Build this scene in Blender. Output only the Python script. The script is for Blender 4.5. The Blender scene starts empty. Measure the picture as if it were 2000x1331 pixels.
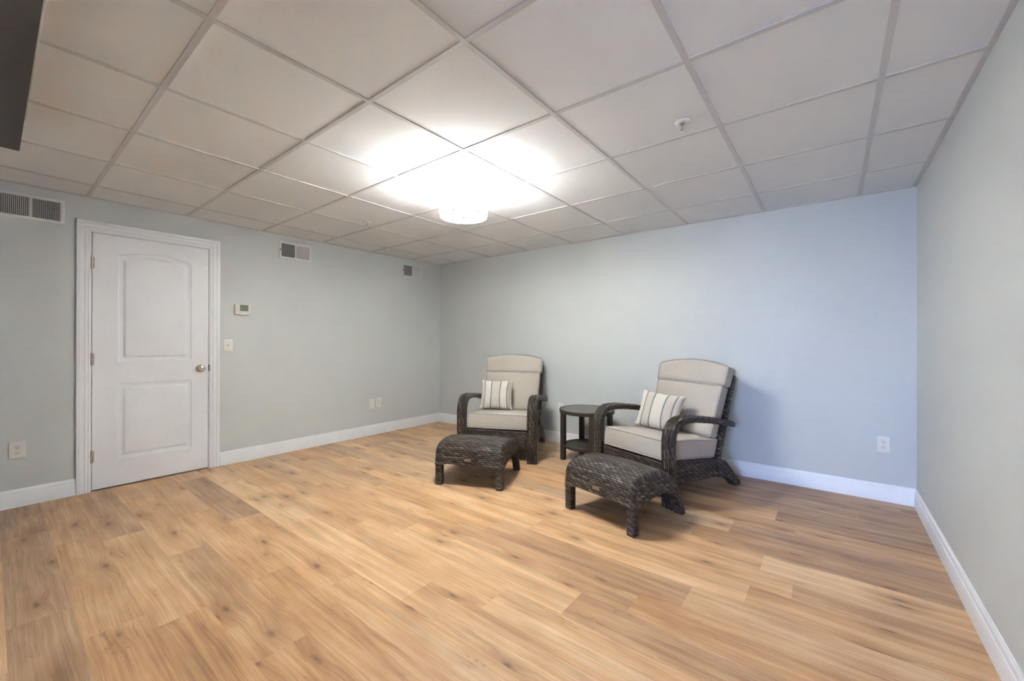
import bpy, bmesh, math, random
from mathutils import Vector, Matrix
PI = math.pi
rnd = random.Random(7)
scn = bpy.context.scene
col = scn.collection

# ---------------------------------------------------------------- camera, world, light, exposure
cam_d = bpy.data.cameras.new('camera'); cam = bpy.data.objects.new('camera', cam_d); col.objects.link(cam)
cam_d.sensor_fit = 'HORIZONTAL'; cam_d.sensor_width = 36.0; cam_d.lens = 798.09/2000*36
cam_d.clip_start = 0.01
cam.matrix_world = (Matrix.Translation((4.5298, -4.0732, 1.1778)) @ Matrix.Rotation(0.6635, 4, 'Z')
                    @ Matrix.Rotation(PI/2+0.0012, 4, 'X') @ Matrix.Rotation(0.0016, 4, 'Z'))
scn.camera = cam
scn.view_settings.view_transform = 'Standard'; scn.view_settings.look = 'None'
scn.view_settings.gamma = 1.0; scn.view_settings.use_curve_mapping = False
scn.view_settings.exposure = 2.95

LAMP_E = 5.9         # emission of the drum shade side
DIFF_E = 6.4        # emission of the round diffuser below it
BULB_W = 29.0        # bulb inside the open-topped drum
BEAM_W = 66.0       # beam added outside the window to form the blue spot on the back wall
DAY_W = 19.5        # daylight at the window behind the camera
world = bpy.data.worlds.new('world'); scn.world = world; world.use_nodes = True
world.node_tree.nodes['Background'].inputs[0].default_value = (.55, .72, 1.0, 1)
world.node_tree.nodes['Background'].inputs[1].default_value = .1

W, H = 5.009, 2.286
YP0, YP1 = -4.62, -4.74      # unseen partition added behind the camera to narrow the daylight
YE = -7.3                    # far wall with the patio window
def area(name, loc, rot, sx, sy, power, color):
    l = bpy.data.lights.new(name, 'AREA'); l.shape = 'RECTANGLE'; l.size = sx; l.size_y = sy
    l.energy = power; l.color = color
    o = bpy.data.objects.new(name, l); col.objects.link(o); o.location = loc; o.rotation_euler = rot
    return o
area('daylight', (4.40, YE-.16, 1.10), (PI/2, 0, 0), 1.0, 1.9, DAY_W, (.50, .64, 1.0))
area('added_beam', (4.25, -12.3, 2.30), (math.radians(84), 0, 0), 2.2, 1.2, BEAM_W, (.32, .48, 1.0))
LX, LY = 2.53, -2.06
bl = bpy.data.lights.new('bulb', 'POINT'); bl.energy = BULB_W; bl.color = (1.0, .975, .94); bl.shadow_soft_size = .035
bo = bpy.data.objects.new('bulb', bl); col.objects.link(bo); bo.location = (LX, LY, 2.09)

# ---------------------------------------------------------------- helpers
def mesh_obj(name, bm, mat, parent=None, smooth=True, angle=35, bevel=0, seg=2):
    me = bpy.data.meshes.new(name); bm.normal_update(); bm.to_mesh(me); bm.free()
    o = bpy.data.objects.new(name, me); col.objects.link(o)
    for m in (mat if isinstance(mat, (list, tuple)) else [mat]): me.materials.append(m)
    if parent: o.parent = parent
    if smooth:
        for p in me.polygons: p.use_smooth = True
        try: me.set_sharp_from_angle(angle=math.radians(angle))
        except Exception: pass
    if bevel:
        b = o.modifiers.new('bevel', 'BEVEL'); b.width = bevel; b.segments = seg; b.limit_method = 'ANGLE'
        b.harden_normals = False
    return o
def empty(name, loc=(0, 0, 0), rz=0, label=None, cat=None, group=None, kind=None):
    o = bpy.data.objects.new(name, None); col.objects.link(o); o.location = loc; o.rotation_euler = (0, 0, rz)
    o.empty_display_size = .1
    return tag(o, label, cat, group, kind)
def tag(o, label=None, cat=None, group=None, kind=None):
    if label: o['label'] = label
    if cat: o['category'] = cat
    if group: o['group'] = group
    if kind: o['kind'] = kind
    return o
def box(bm, x0, x1, y0, y1, z0, z1, mi=0):
    v = [bm.verts.new((x, y, z)) for z in (z0, z1) for y in (y0, y1) for x in (x0, x1)]
    for f in ((0, 2, 3, 1), (4, 5, 7, 6), (0, 1, 5, 4), (2, 6, 7, 3), (0, 4, 6, 2), (1, 3, 7, 5)):
        bm.faces.new([v[i] for i in f]).material_index = mi
    return v
def B(): return bmesh.new()
def cyl(bm, c, r, h, n=32, axis='z', r2=None, cap=True):
    """solid cylinder from c along +axis"""
    r2 = r if r2 is None else r2
    rings = []
    for k, rr in ((0, r), (h, r2)):
        ring = []
        for i in range(n):
            a = 2*PI*i/n; p, q = rr*math.cos(a), rr*math.sin(a)
            co = {'z': (p, q, k), 'x': (k, p, q), 'y': (q, k, p)}[axis]
            ring.append(bm.verts.new((c[0]+co[0], c[1]+co[1], c[2]+co[2])))
        rings.append(ring)
    for i in range(n):
        j = (i+1) % n; bm.faces.new((rings[0][i], rings[0][j], rings[1][j], rings[1][i]))
    if cap:
        bm.faces.new(rings[0][::-1]); bm.faces.new(rings[1])
def lathe(bm, c, prof, n=40, axis='z', close=False):
    rings = []
    for r, k in prof:
        ring = []
        for i in range(n):
            a = 2*PI*i/n; p, q = r*math.cos(a), r*math.sin(a)
            co = {'z': (p, q, k), 'x': (k, p, q), 'y': (q, k, p)}[axis]
            ring.append(bm.verts.new((c[0]+co[0], c[1]+co[1], c[2]+co[2])))
        rings.append(ring)
    m = len(rings)
    for a in range(m if close else m-1):
        b = (a+1) % m
        for i in range(n):
            j = (i+1) % n; bm.faces.new((rings[a][i], rings[a][j], rings[b][j], rings[b][i]))
    if not close:
        for ring in (rings[0], rings[-1]):
            if prof[0 if ring is rings[0] else -1][0] > 1e-5: bm.faces.new(ring)
    bmesh.ops.remove_doubles(bm, verts=bm.verts, dist=1e-6)
    bmesh.ops.recalc_face_normals(bm, faces=bm.faces)
def tube(bm, pts, r, n=8, closed=False):
    P = [Vector(p) for p in pts]; m = len(P); rings = []
    up = Vector((0, 0, 1)); prev = None
    for i in range(m):
        if closed: t = (P[(i+1) % m]-P[(i-1) % m]).normalized()
        else: t = (P[min(i+1, m-1)]-P[max(i-1, 0)]).normalized()
        if prev is None:
            a = t.cross(up)
            if a.length < .1: a = t.cross(Vector((1, 0, 0)))
        else:
            a = prev-t*prev.dot(t)
        a.normalize(); prev = a; b = t.cross(a)
        rings.append([bm.verts.new(P[i]+a*r*math.cos(2*PI*k/n)+b*r*math.sin(2*PI*k/n)) for k in range(n)])
    for i in range(m if closed else m-1):
        A, Bq = rings[i], rings[(i+1) % m]
        for k in range(n):
            l = (k+1) % n; bm.faces.new((A[k], A[l], Bq[l], Bq[k]))
    if not closed:
        bm.faces.new(rings[0][::-1]); bm.faces.new(rings[-1])
def prism_x(bm, prof, x0, x1):
    """(y,z) outline extruded in x"""
    a = [bm.verts.new((x0, y, z)) for y, z in prof]; b = [bm.verts.new((x1, y, z)) for y, z in prof]
    n = len(prof)
    for i in range(n):
        j = (i+1) % n; bm.faces.new((a[i], a[j], b[j], b[i]))
    bm.faces.new(a[::-1]); bm.faces.new(b)
    bmesh.ops.recalc_face_normals(bm, faces=bm.faces)
def smooth_path(pts, n):
    """Catmull-Rom through pts, n samples per span"""
    out = []; P = [Vector(p) for p in pts]; P = [2*P[0]-P[1]]+P+[2*P[-1]-P[-2]]
    for i in range(1, len(P)-2):
        for k in range(n):
            t = k/n; a, b, c, d = P[i-1], P[i], P[i+1], P[i+2]
            out.append(.5*((2*b)+(-a+c)*t+(2*a-5*b+4*c-d)*t*t+(-a+3*b-3*c+d)*t*t*t))
    out.append(P[-2]); return out
def smooth_closed(pts, n):
    P = [Vector(p) for p in pts]; m = len(P); out = []
    for i in range(m):
        a, b, c, d = P[i-1], P[i], P[(i+1) % m], P[(i+2) % m]
        for k in range(n):
            t = k/n
            out.append(.5*((2*b)+(-a+c)*t+(2*a-5*b+4*c-d)*t*t+(-a+3*b-3*c+d)*t*t*t))
    return out
def box_uv(o):
    me = o.data; uv = me.uv_layers.new(name='uv') if not me.uv_layers else me.uv_layers[0]
    for p in me.polygons:
        n = p.normal; ax = max(range(3), key=lambda i: abs(n[i])*(1.0 if i != 2 else .9))
        for li in p.loop_indices:
            c = me.vertices[me.loops[li].vertex_index].co
            uv.data[li].uv = ((c.y, c.z) if ax == 0 else (c.x, c.z) if ax == 1 else (c.x, c.y))
    return o
def rounded_box(bm, hx, hy, hz, r, n=14, fn=None):
    """box centred on origin with rounded edges; fn deforms each vertex"""
    t = bmesh.new(); bmesh.ops.create_cube(t, size=2)
    bmesh.ops.subdivide_edges(t, edges=t.edges, cuts=n, use_grid_fill=True)
    vm = {}
    for v in t.verts:
        def m(a, h):   # cluster samples at the rounded rims
            s = 1 if a >= 0 else -1; a = abs(a)
            k = .62
            return s*((a/k)*(h-r) if a < k else (h-r)+r*(a-k)/(1-k))
        p = Vector((m(v.co.x, hx), m(v.co.y, hy), m(v.co.z, hz)))
        q = Vector((max(-(hx-r), min(hx-r, p.x)), max(-(hy-r), min(hy-r, p.y)), max(-(hz-r), min(hz-r, p.z))))
        d = p-q
        if d.length > 1e-9: p = q+d.normalized()*r
        if fn: p = fn(p)
        vm[v] = bm.verts.new(p)
    for f in t.faces: bm.faces.new([vm[v] for v in f.verts])
    t.free()

# ---------------------------------------------------------------- material helpers
class NT:
    def __init__(s, name, rough=.5, spec=.5, metal=0):
        s.m = bpy.data.materials.new(name); s.m.use_nodes = True; s.t = s.m.node_tree; s.n = s.t.nodes
        s.b = s.n['Principled BSDF']; s.b.inputs['Roughness'].default_value = rough
        s.b.inputs['Specular IOR Level'].default_value = spec; s.b.inputs['Metallic'].default_value = metal
    def put(s, sock, v):
        if hasattr(v, 'links'): s.t.links.new(v, sock)
        else: sock.default_value = v
    def math(s, op, a, b=0.0, c=None, clamp=False):
        n = s.n.new('ShaderNodeMath'); n.operation = op; n.use_clamp = clamp
        s.put(n.inputs[0], a); s.put(n.inputs[1], b)
        if c is not None: s.put(n.inputs[2], c)
        return n.outputs[0]
    def mix(s, f, a, b, mode='MIX'):
        n = s.n.new('ShaderNodeMix'); n.data_type = 'RGBA'; n.blend_type = mode
        s.put(n.inputs[0], f); s.put(n.inputs[6], a); s.put(n.inputs[7], b); return n.outputs[2]
    def ramp(s, f, stops):
        n = s.n.new('ShaderNodeValToRGB'); e = n.color_ramp.elements
        while len(e) < len(stops): e.new(.5)
        for i, (p, c) in enumerate(stops): e[i].position = p; e[i].color = (*c, 1) if len(c) == 3 else c
        s.put(n.inputs[0], f); return n.outputs[0]
    def sstep(s, x, a, b):
        n = s.n.new('ShaderNodeMapRange'); n.interpolation_type = 'SMOOTHSTEP'
        s.put(n.inputs[0], x); n.inputs[1].default_value = a; n.inputs[2].default_value = b; return n.outputs[0]
    def noise(s, vec, scale=5, detail=3, rough=.5, dist=0):
        n = s.n.new('ShaderNodeTexNoise'); s.put(n.inputs['Vector'], vec); n.inputs['Scale'].default_value = scale
        n.inputs['Detail'].default_value = detail; n.inputs['Roughness'].default_value = rough
        n.inputs['Distortion'].default_value = dist; return n.outputs['Fac']
    def comb(s, x, y, z):
        n = s.n.new('ShaderNodeCombineXYZ'); s.put(n.inputs[0], x); s.put(n.inputs[1], y); s.put(n.inputs[2], z); return n.outputs[0]
    def sep(s, v):
        n = s.n.new('ShaderNodeSeparateXYZ'); s.put(n.inputs[0], v); return n.outputs
    def obj(s): return s.n.new('ShaderNodeTexCoord').outputs['Object']
    def uv(s): return s.n.new('ShaderNodeTexCoord').outputs['UV']
    def white(s, v):
        n = s.n.new('ShaderNodeTexWhiteNoise'); n.noise_dimensions = '3D'; s.put(n.inputs['Vector'], v); return n.outputs['Value']
    def bump(s, h, dist, strength=1.0):
        n = s.n.new('ShaderNodeBump'); n.inputs['Distance'].default_value = dist; n.inputs['Strength'].default_value = strength
        s.put(n.inputs['Height'], h); s.t.links.new(n.outputs[0], s.b.inputs['Normal'])
    def color(s, c): s.put(s.b.inputs['Base Color'], c if hasattr(c, 'links') else (*c, 1)); return s

def plain(name, c, rough=.5, metal=0, spec=.5, var=0.03, scale=30):
    t = NT(name, rough, spec, metal)
    n = t.noise(t.obj(), scale, 3)
    a = tuple(min(1, x*(1-var)) for x in c); b = tuple(min(1, x*(1+var)) for x in c)
    t.color(t.ramp(n, [(.3, a), (.7, b)])); return t.m

def wall_paint(name, c):
    t = NT(name, .62, .3)
    n = t.noise(t.obj(), 1.4, 3); f = t.noise(t.obj(), 260, 2)
    t.color(t.ramp(n, [(.3, tuple(x*.985 for x in c)), (.7, tuple(x*1.01 for x in c))]))
    t.bump(f, .0006, .5); return t.m
M_wall = wall_paint('wall_paint', (.612, .640, .640))
M_trim = plain('trim_paint', (.85, .87, .90), .38, var=.01)
M_door = plain('door_paint', (.84, .86, .90), .45, var=.01)
M_louver_shade = plain('louver_shade', (.58, .58, .58), .5, var=.02)  # white blades; the shade on them is put into this grey
M_vent = plain('vent_paint', (.74, .74, .75), .45, var=.02)
M_dark = plain('dark_void', (.02, .02, .022), .9, var=.1)
M_ventdark = plain('vent_duct', (.09, .09, .09), .8, var=.1)
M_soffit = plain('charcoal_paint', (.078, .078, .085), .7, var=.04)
M_nickel = plain('satin_nickel', (.52, .47, .40), .28, 1.0, var=.05)
M_hinge = plain('hinge_metal', (.45, .42, .40), .35, 1.0, var=.05)
M_plastic = plain('white_plastic', (.78, .77, .74), .35, var=.01)
M_cream = plain('cream_plastic', (.74, .71, .66), .4, var=.01)
M_slot = plain('slot_grey', (.14, .13, .13), .6, var=.1)
M_lcd = plain('lcd_grey_green', (.20, .24, .18), .2, var=.08)
M_lcdd = plain('lcd_header', (.12, .145, .105), .3)
M_chrome = plain('chrome', (.75, .75, .76), .15, 1.0, var=.05)
M_tag = plain('tag_leather', (.30, .17, .09), .5, var=.1)
M_tagg = plain('tag_grey', (.27, .22, .17), .5, var=.1)

def tile_mat():
    t = NT('ceiling_tile', .85, .2); o = t.obj()
    a = t.noise(o, 90, 4, .7); b = t.noise(o, 1.3, 2); at = t.n.new('ShaderNodeAttribute'); at.attribute_name = 'tone'
    k = t.math('MULTIPLY_ADD', at.outputs['Fac'], .035, t.math('MULTIPLY_ADD', b, .03, t.math('MULTIPLY_ADD', a, .03, -.045)))
    c = t.mix(t.math('ADD', k, .5), (.72, .735, .74, 1), (.87, .885, .89, 1))
    t.color(c); t.bump(a, .0015, .6); return t.m
M_tile = tile_mat()
M_grid = plain('grid_enamel', (.60, .60, .595), .45, var=.015)

def floor_mat():
    t = NT('oak_plank', .42, .42)
    at = t.n.new('ShaderNodeAttribute'); at.attribute_name = 'plank'
    r, g, b = t.sep(at.outputs['Vector'])          # tone, hue, offset
    x, y, z = t.sep(t.obj())
    off = t.math('MULTIPLY', b, 37.0)
    # knots, sparse
    kx = t.math('MULTIPLY', x, 2.3); ky = t.math('MULTIPLY', y, 6.5)
    wob = t.noise(t.comb(t.math('MULTIPLY', x, 3), t.math('MULTIPLY', y, 8), off), 1.2, 2)
    kvec = t.comb(t.math('ADD', kx, off), t.math('ADD', t.math('ADD', ky, t.math('MULTIPLY', wob, .30)), off), 0)
    vn = t.n.new('ShaderNodeTexVoronoi'); vn.voronoi_dimensions = '2D'; t.put(vn.inputs['Vector'], kvec); vn.inputs['Scale'].default_value = 1.0
    kd = vn.outputs['Distance']; kc = t.sep(vn.outputs['Color'])[0]
    has = t.sstep(kc, .35, .70)
    kn = t.noise(t.comb(t.math('MULTIPLY', x, 22), t.math('MULTIPLY', y, 45), off), 1.0, 3, .6)
    kq = t.math('ADD', kd, t.math('MULTIPLY', t.math('SUBTRACT', kn, .5), .16))
    core = t.math('MULTIPLY', t.math('SUBTRACT', 1, t.sstep(kq, -.02, .125)), has)
    halo = t.math('MULTIPLY', t.math('SUBTRACT', 1, t.sstep(kd, .05, .42)), has)
    # grain lines bending round the knots
    yb = t.math('ADD', t.math('MULTIPLY', y, 1.0), t.math('MULTIPLY', halo, .022))
    low = t.noise(t.comb(t.math('MULTIPLY', x, .9), t.math('MULTIPLY', yb, 5), off), 1.4, 3, .55, .6)
    w1 = t.math('MULTIPLY_ADD', low, .045, yb)
    fine = t.noise(t.comb(t.math('MULTIPLY', x, 2.2), t.math('MULTIPLY', w1, 150), off), 1.0, 4, .66)
    mid = t.noise(t.comb(t.math('MULTIPLY', x, 1.0), t.math('MULTIPLY', w1, 26), off), 1.0, 3, .6)
    pores = t.noise(t.comb(t.math('MULTIPLY', x, 14), t.math('MULTIPLY', w1, 420), off), 1.0, 2, .5)
    streak = t.sstep(t.noise(t.comb(t.math('MULTIPLY', x, .75), t.math('MULTIPLY', w1, 9), t.math('ADD', off, 11)), 1.0, 4, .6, .3), .50, .72)
    blot = t.noise(t.comb(t.math('MULTIPLY', x, 2.4), t.math('MULTIPLY', y, 7), off), 1.0, 3, .55)
    k = t.math('ADD', t.math('MULTIPLY', fine, .30), t.math('MULTIPLY', mid, .26))
    k = t.math('ADD', k, t.math('ADD', t.math('MULTIPLY', low, .18), t.math('MULTIPLY', blot, .26)))
    k = t.math('ADD', k, t.math('MULTIPLY', t.math('SUBTRACT', r, .5), .24))
    crk = t.noise(t.comb(t.math('MULTIPLY', x, 5), t.math('MULTIPLY', w1, 34), t.math('ADD', off, 5)), 1.0, 2, .5, 1.2)
    crack = t.math('MULTIPLY', t.math('SUBTRACT', 1, t.sstep(t.math('ABSOLUTE', t.math('SUBTRACT', crk, .5)), .004, .03)), t.sstep(t.noise(t.comb(t.math('MULTIPLY', x, 3), t.math('MULTIPLY', y, 7), t.math('ADD', off, 3)), 1.0, 2), .60, .70))
    base = t.ramp(k, [(.35, (.355, .188, .090)), (.44, (.540, .304, .143)), (.53, (.690, .422, .216)), (.64, (.86, .600, .358))])
    grey = t.ramp(k, [(.36, (.295, .172, .097)), (.49, (.520, .330, .196)), (.64, (.75, .545, .355))])
    c = t.mix(t.sstep(g, .35, .95), base, grey)
    c = t.mix(t.math('MULTIPLY', streak, .34), c, (.235, .145, .088, 1))
    c = t.mix(t.math('MULTIPLY', halo, .50), c, (.36, .185, .085, 1))
    c = t.mix(t.math('MULTIPLY', t.sstep(pores, .56, .70), .16), c, (.25, .15, .09, 1))
    c = t.mix(t.math('MULTIPLY', crack, .45), c, (.20, .115, .065, 1))
    c = t.mix(t.math('MULTIPLY', core, .80), c, (.12, .065, .035, 1))
    t.color(c)
    rr = t.math('MULTIPLY_ADD', fine, .12, .36); t.put(t.b.inputs['Roughness'], rr)
    t.bump(t.math('ADD', fine, t.math('MULTIPLY', pores, .4)), .0006, .35); return t.m
M_floor = floor_mat()

def weave_mat(name, pitch, seg, shift, depth=.004, dark=(.013, .0095, .007), midc=(.052, .038, .027), light=(.30, .24, .18), swap=False):
    t = NT(name, .42, .45); u, v, _ = t.sep(t.uv())
    if swap: u, v = v, u
    vv = t.math('DIVIDE', v, pitch); row = t.math('FLOOR', vv); fv = t.math('FRACT', vv)
    uu = t.math('ADD', t.math('DIVIDE', u, seg), t.math('MULTIPLY', row, shift)); cellu = t.math('FLOOR', uu); fu = t.math('FRACT', uu)
    b = t.math('SUBTRACT', t.math('MULTIPLY', fu, 2), 1); b2 = t.math('MULTIPLY', b, b)
    a = t.math('ADD', t.math('SUBTRACT', t.math('MULTIPLY', fv, 2), 1), t.math('MULTIPLY', b, .28)); a2 = t.math('MULTIPLY', a, a)
    h = t.math('SUBTRACT', 1, t.math('ADD', t.math('MULTIPLY', a2, .95), t.math('MULTIPLY', t.math('MULTIPLY', b2, b2), .85)))
    hc = t.math('SQRT', t.math('MAXIMUM', h, 0.0))
    wires = t.math('ABSOLUTE', t.math('COSINE', t.math('MULTIPLY', a, PI*1.5)))
    r1 = t.white(t.comb(cellu, row, 3.0)); r2 = t.white(t.comb(row, 7.0, 1.0))
    st = t.noise(t.comb(t.math('MULTIPLY', u, 25), t.math('MULTIPLY', v, 700), 0), 1.0, 2, .6)
    k = t.math('ADD', t.math('MULTIPLY', r1, .22), t.math('ADD', t.math('MULTIPLY', r2, .14), t.math('MULTIPLY', st, .70)))
    c = t.ramp(k, [(.30, dark), (.54, midc), (.78, light)])
    c = t.mix(t.math('MULTIPLY', t.math('SUBTRACT', 1, wires), .6), c, (.012, .009, .007, 1))
    ucell = t.math('FRACT', t.math('DIVIDE', u, .0085))
    under = t.mix(t.sstep(t.math('ABSOLUTE', t.math('SUBTRACT', ucell, .5)), .1, .45), (.040, .031, .024, 1), (.008, .006, .005, 1))
    t.color(t.mix(t.sstep(hc, .30, .88), under, c))
    t.bump(t.math('ADD', hc, t.math('MULTIPLY', wires, .12)), depth, 1.0); return t.m
M_weave = weave_mat('wicker_weave', .0150, .050, .42, .005)
M_weave_top = weave_mat('wicker_weave_fine', .0150, .048, .42, .005, light=(.42, .35, .275))
M_band = weave_mat('wicker_band', .0175, .075, .46, .005)

def fabric(name, c, scale=1.0):
    t = NT(name, .88, .15); x, y, z = t.sep(t.obj())
    a = t.noise(t.comb(t.math('MULTIPLY', x, 900), t.math('MULTIPLY', y, 60), t.math('MULTIPLY', z, 60)), 1, 2)
    b = t.noise(t.comb(t.math('MULTIPLY', x, 60), t.math('MULTIPLY', y, 500), t.math('MULTIPLY', z, 500)), 1, 2)
    k = t.math('MULTIPLY', t.math('ADD', a, b), .5)
    t.color(t.ramp(k, [(.3, tuple(q*.86 for q in c)), (.7, tuple(q*1.08 for q in c))]))
    t.b.inputs['Sheen Weight'].default_value = .15
    t.bump(k, .0008, .6); return t.m
M_cush = fabric('cushion_canvas', (.50, .455, .395))
M_pipe = fabric('piping_canvas', (.43, .395, .345))

def stripe_mat(name, greys, fines):
    t = NT(name, .88, .15); u, v, _ = t.sep(t.uv())
    def band(c, w): return t.math('SUBTRACT', 1, t.sstep(t.math('ABSOLUTE', t.math('SUBTRACT', u, c)), w*.8, w*1.15))
    n = t.noise(t.comb(t.math('MULTIPLY', u, 120), t.math('MULTIPLY', v, 120), 0), 1, 2)
    c = t.ramp(n, [(.3, (.56, .52, .46)), (.7, (.68, .64, .575))])
    for a, b in fines:
        k = 6
        for i in range(k):
            p = a+(b-a)*(i+.5)/k
            c = t.mix(t.math('MULTIPLY', band(p, .0075), .8), c, (.40, .31, .22, 1) if i % 2 else (.38, .36, .34, 1))
    for g in greys: c = t.mix(band(g, .017), c, (.20, .20, .20, 1))
    t.color(c); t.bump(n, .0008, .5); return t.m

# ---------------------------------------------------------------- floor
SEAM0, PW, PL = -3.846, .185, 1.185
PH = {-1: .71, 0: 2.213, 1: 2.35, 2: 1.69, 3: 1.106, 4: 1.45, 5: .62, 6: 2.13, 7: 1.24, 8: 1.458, 9: 1.635, 10: 1.85,
      11: 3.2, 12: 4.24, 13: 2.667, 14: 4.027, 15: .8, 16: 4.237, 17: 4.455, 18: 4.676, 19: 4.91, 20: .3}
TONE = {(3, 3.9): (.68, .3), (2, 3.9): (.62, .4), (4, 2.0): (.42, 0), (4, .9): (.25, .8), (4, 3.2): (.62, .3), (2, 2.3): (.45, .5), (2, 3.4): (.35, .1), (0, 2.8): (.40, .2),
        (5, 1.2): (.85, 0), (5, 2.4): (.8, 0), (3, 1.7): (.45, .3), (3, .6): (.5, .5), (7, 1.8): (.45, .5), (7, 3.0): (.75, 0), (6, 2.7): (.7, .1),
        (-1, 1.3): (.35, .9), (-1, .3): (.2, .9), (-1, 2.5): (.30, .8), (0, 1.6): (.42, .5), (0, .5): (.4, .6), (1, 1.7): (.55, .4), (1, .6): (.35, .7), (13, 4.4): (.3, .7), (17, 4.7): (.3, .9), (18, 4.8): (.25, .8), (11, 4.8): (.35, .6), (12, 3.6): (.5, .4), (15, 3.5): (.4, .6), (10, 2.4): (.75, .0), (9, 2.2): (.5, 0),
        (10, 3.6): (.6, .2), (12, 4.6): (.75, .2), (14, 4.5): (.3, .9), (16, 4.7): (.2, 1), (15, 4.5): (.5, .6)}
bm = B(); pl = bm.loops.layers.float_color.new('plank')
for row in range(-20, 22):
    y0 = SEAM0+row*PW; y1 = y0+PW
    y0c, y1c = max(y0, YE-.1), min(y1, .0)
    if y1c <= y0c: continue
    ph = PH.get(row, rnd.uniform(0, PL)) % PL
    xs = [0.0]+[ph+PL*k for k in range(-1, 6) if .02 < ph+PL*k < W-.02]+[W]
    for a, b in zip(xs, xs[1:]):
        tone = (min(1, max(0, rnd.gauss(.56, .15))), rnd.random()*.9)
        if 12 <= row <= 20 and b > 4.3: tone = (tone[0]*.45, .9)      # darker, greyer boards by the right wall, partly chair shadow put into the tone
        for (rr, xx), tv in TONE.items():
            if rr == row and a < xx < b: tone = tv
        off = rnd.random()
        f = bm.faces.new([bm.verts.new(p) for p in ((a, y0c, 0), (b, y0c, 0), (b, y1c, 0), (a, y1c, 0))])
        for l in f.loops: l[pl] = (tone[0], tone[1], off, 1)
# slab under the planks so the floor has thickness
box(bm, -.15, W+.15, YE-.15, .15, -.12, -.002)
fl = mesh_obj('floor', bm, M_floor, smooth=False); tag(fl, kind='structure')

# ---------------------------------------------------------------- walls
DY0, DY1, DZ = -3.600, -2.808, 2.036            # rough opening of the door
bm = B()
box(bm, -.12, 0, DY1, 0, 0, H+.1); box(bm, -.12, 0, YE, DY0, 0, H+.1); box(bm, -.12, 0, DY0, DY1, DZ, H+.1)
box(bm, -.16, -.12, YE, 0, 0, H+.1)
tag(mesh_obj('wall_left', bm, M_wall, smooth=False), kind='structure')
bm = B(); box(bm, -.12, W+.12, 0, .12, 0, H+.1)
tag(mesh_obj('wall_back', bm, M_wall, smooth=False), kind='structure')
bm = B(); box(bm, W, W+.12, YE, 0, 0, H+.1)
tag(mesh_obj('wall_right', bm, M_wall, smooth=False), kind='structure')
bm = B(); box(bm, .95, 3.95, YP1, YP0, 0, H)
tag(mesh_obj('added_partition', bm, M_wall, smooth=False), kind='structure')
WX0, WX1, WZ0, WZ1 = 3.85, 4.92, .12, 2.08       # patio window behind the camera
bm = B()
box(bm, -.12, WX0, YE-.12, YE, 0, H+.1); box(bm, WX1, W+.12, YE-.12, YE, 0, H+.1)
box(bm, WX0, WX1, YE-.12, YE, 0, WZ0); box(bm, WX0, WX1, YE-.12, YE, WZ1, H+.1)
tag(mesh_obj('wall_entry', bm, M_wall, smooth=False), kind='structure')
win = empty('window_1', (0, 0, 0), kind='structure')
bm = B()
for a, b in ((WX0, WX0+.05), (WX1-.05, WX1), ((WX0+WX1)/2-.03, (WX0+WX1)/2+.03)): box(bm, a, b, YE-.09, YE-.02, WZ0+.05, WZ1-.05)
box(bm, WX0, WX1, YE-.09, YE-.02, WZ0, WZ0+.05); box(bm, WX0, WX1, YE-.09, YE-.02, WZ1-.05, WZ1)
mesh_obj('window_frame', bm, M_trim, win, smooth=False)
gm = bpy.data.materials.new('window_glass'); gm.use_nodes = True; gt = gm.node_tree
for nd in list(gt.nodes): gt.nodes.remove(nd)
g_o = gt.nodes.new('ShaderNodeOutputMaterial'); g_m = gt.nodes.new('ShaderNodeMixShader'); g_t = gt.nodes.new('ShaderNodeBsdfTransparent')
g_g = gt.nodes.new('ShaderNodeBsdfGlossy'); g_f = gt.nodes.new('ShaderNodeFresnel'); g_g.inputs['Roughness'].default_value = .02; g_f.inputs[0].default_value = 1.35
gt.links.new(g_f.outputs[0], g_m.inputs[0]); gt.links.new(g_t.outputs[0], g_m.inputs[1]); gt.links.new(g_g.outputs[0], g_m.inputs[2]); gt.links.new(g_m.outputs[0], g_o.inputs[0])
bm = B(); box(bm, WX0+.05, WX1-.05, YE-.058, YE-.052, WZ0+.05, WZ1-.05); mesh_obj('window_pane', bm, gm, win, smooth=False)

# soffit: dark underside of the header over the camera
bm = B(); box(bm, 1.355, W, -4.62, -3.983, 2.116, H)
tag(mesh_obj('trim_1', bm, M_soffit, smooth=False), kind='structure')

# ---------------------------------------------------------------- ceiling: tiles + grid
XG = [.369+.618*i for i in range(8)]; YG = [-(.530+.615*j) for j in range(12)]
XG = [x for x in XG if x < W-.05]; YG = [y for y in YG if y > YE]
bm = B(); tl = bm.loops.layers.float_color.new('tone')
xe = [0]+XG+[W]; ye = [0]+YG+[YE]
for a, b in zip(xe, xe[1:]):
    for c, d in zip(ye, ye[1:]):
        tn = rnd.random(); dz = rnd.uniform(0, .0015)
        vs = [bm.verts.new(p) for p in ((a, c, H+.0025+dz), (a, d, H+.0025+dz), (b, d, H+.0025+dz), (b, c, H+.0025+dz))]
        f = bm.faces.new(vs[::-1]); f.normal_update()
        if f.normal.z > 0: f.normal_flip()
        for l in f.loops: l[tl] = (tn, tn, tn, 1)
box(bm, -.12, W+.12, YE-.12, .12, H+.03, H+.1)
ceil = mesh_obj('ceiling', bm, M_tile, smooth=False); tag(ceil, kind='structure')
bm = B(); g = .0122
for x in XG: box(bm, x-g, x+g, YE, 0, H-.001, H+.008)
for y in YG: box(bm, 0, W, y-g, y+g, H-.0005, H+.008)
wa = .022
box(bm, 0, wa, YE, 0, H-.001, H+.008); box(bm, W-wa, W, YE, 0, H-.001, H+.008)
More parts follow.
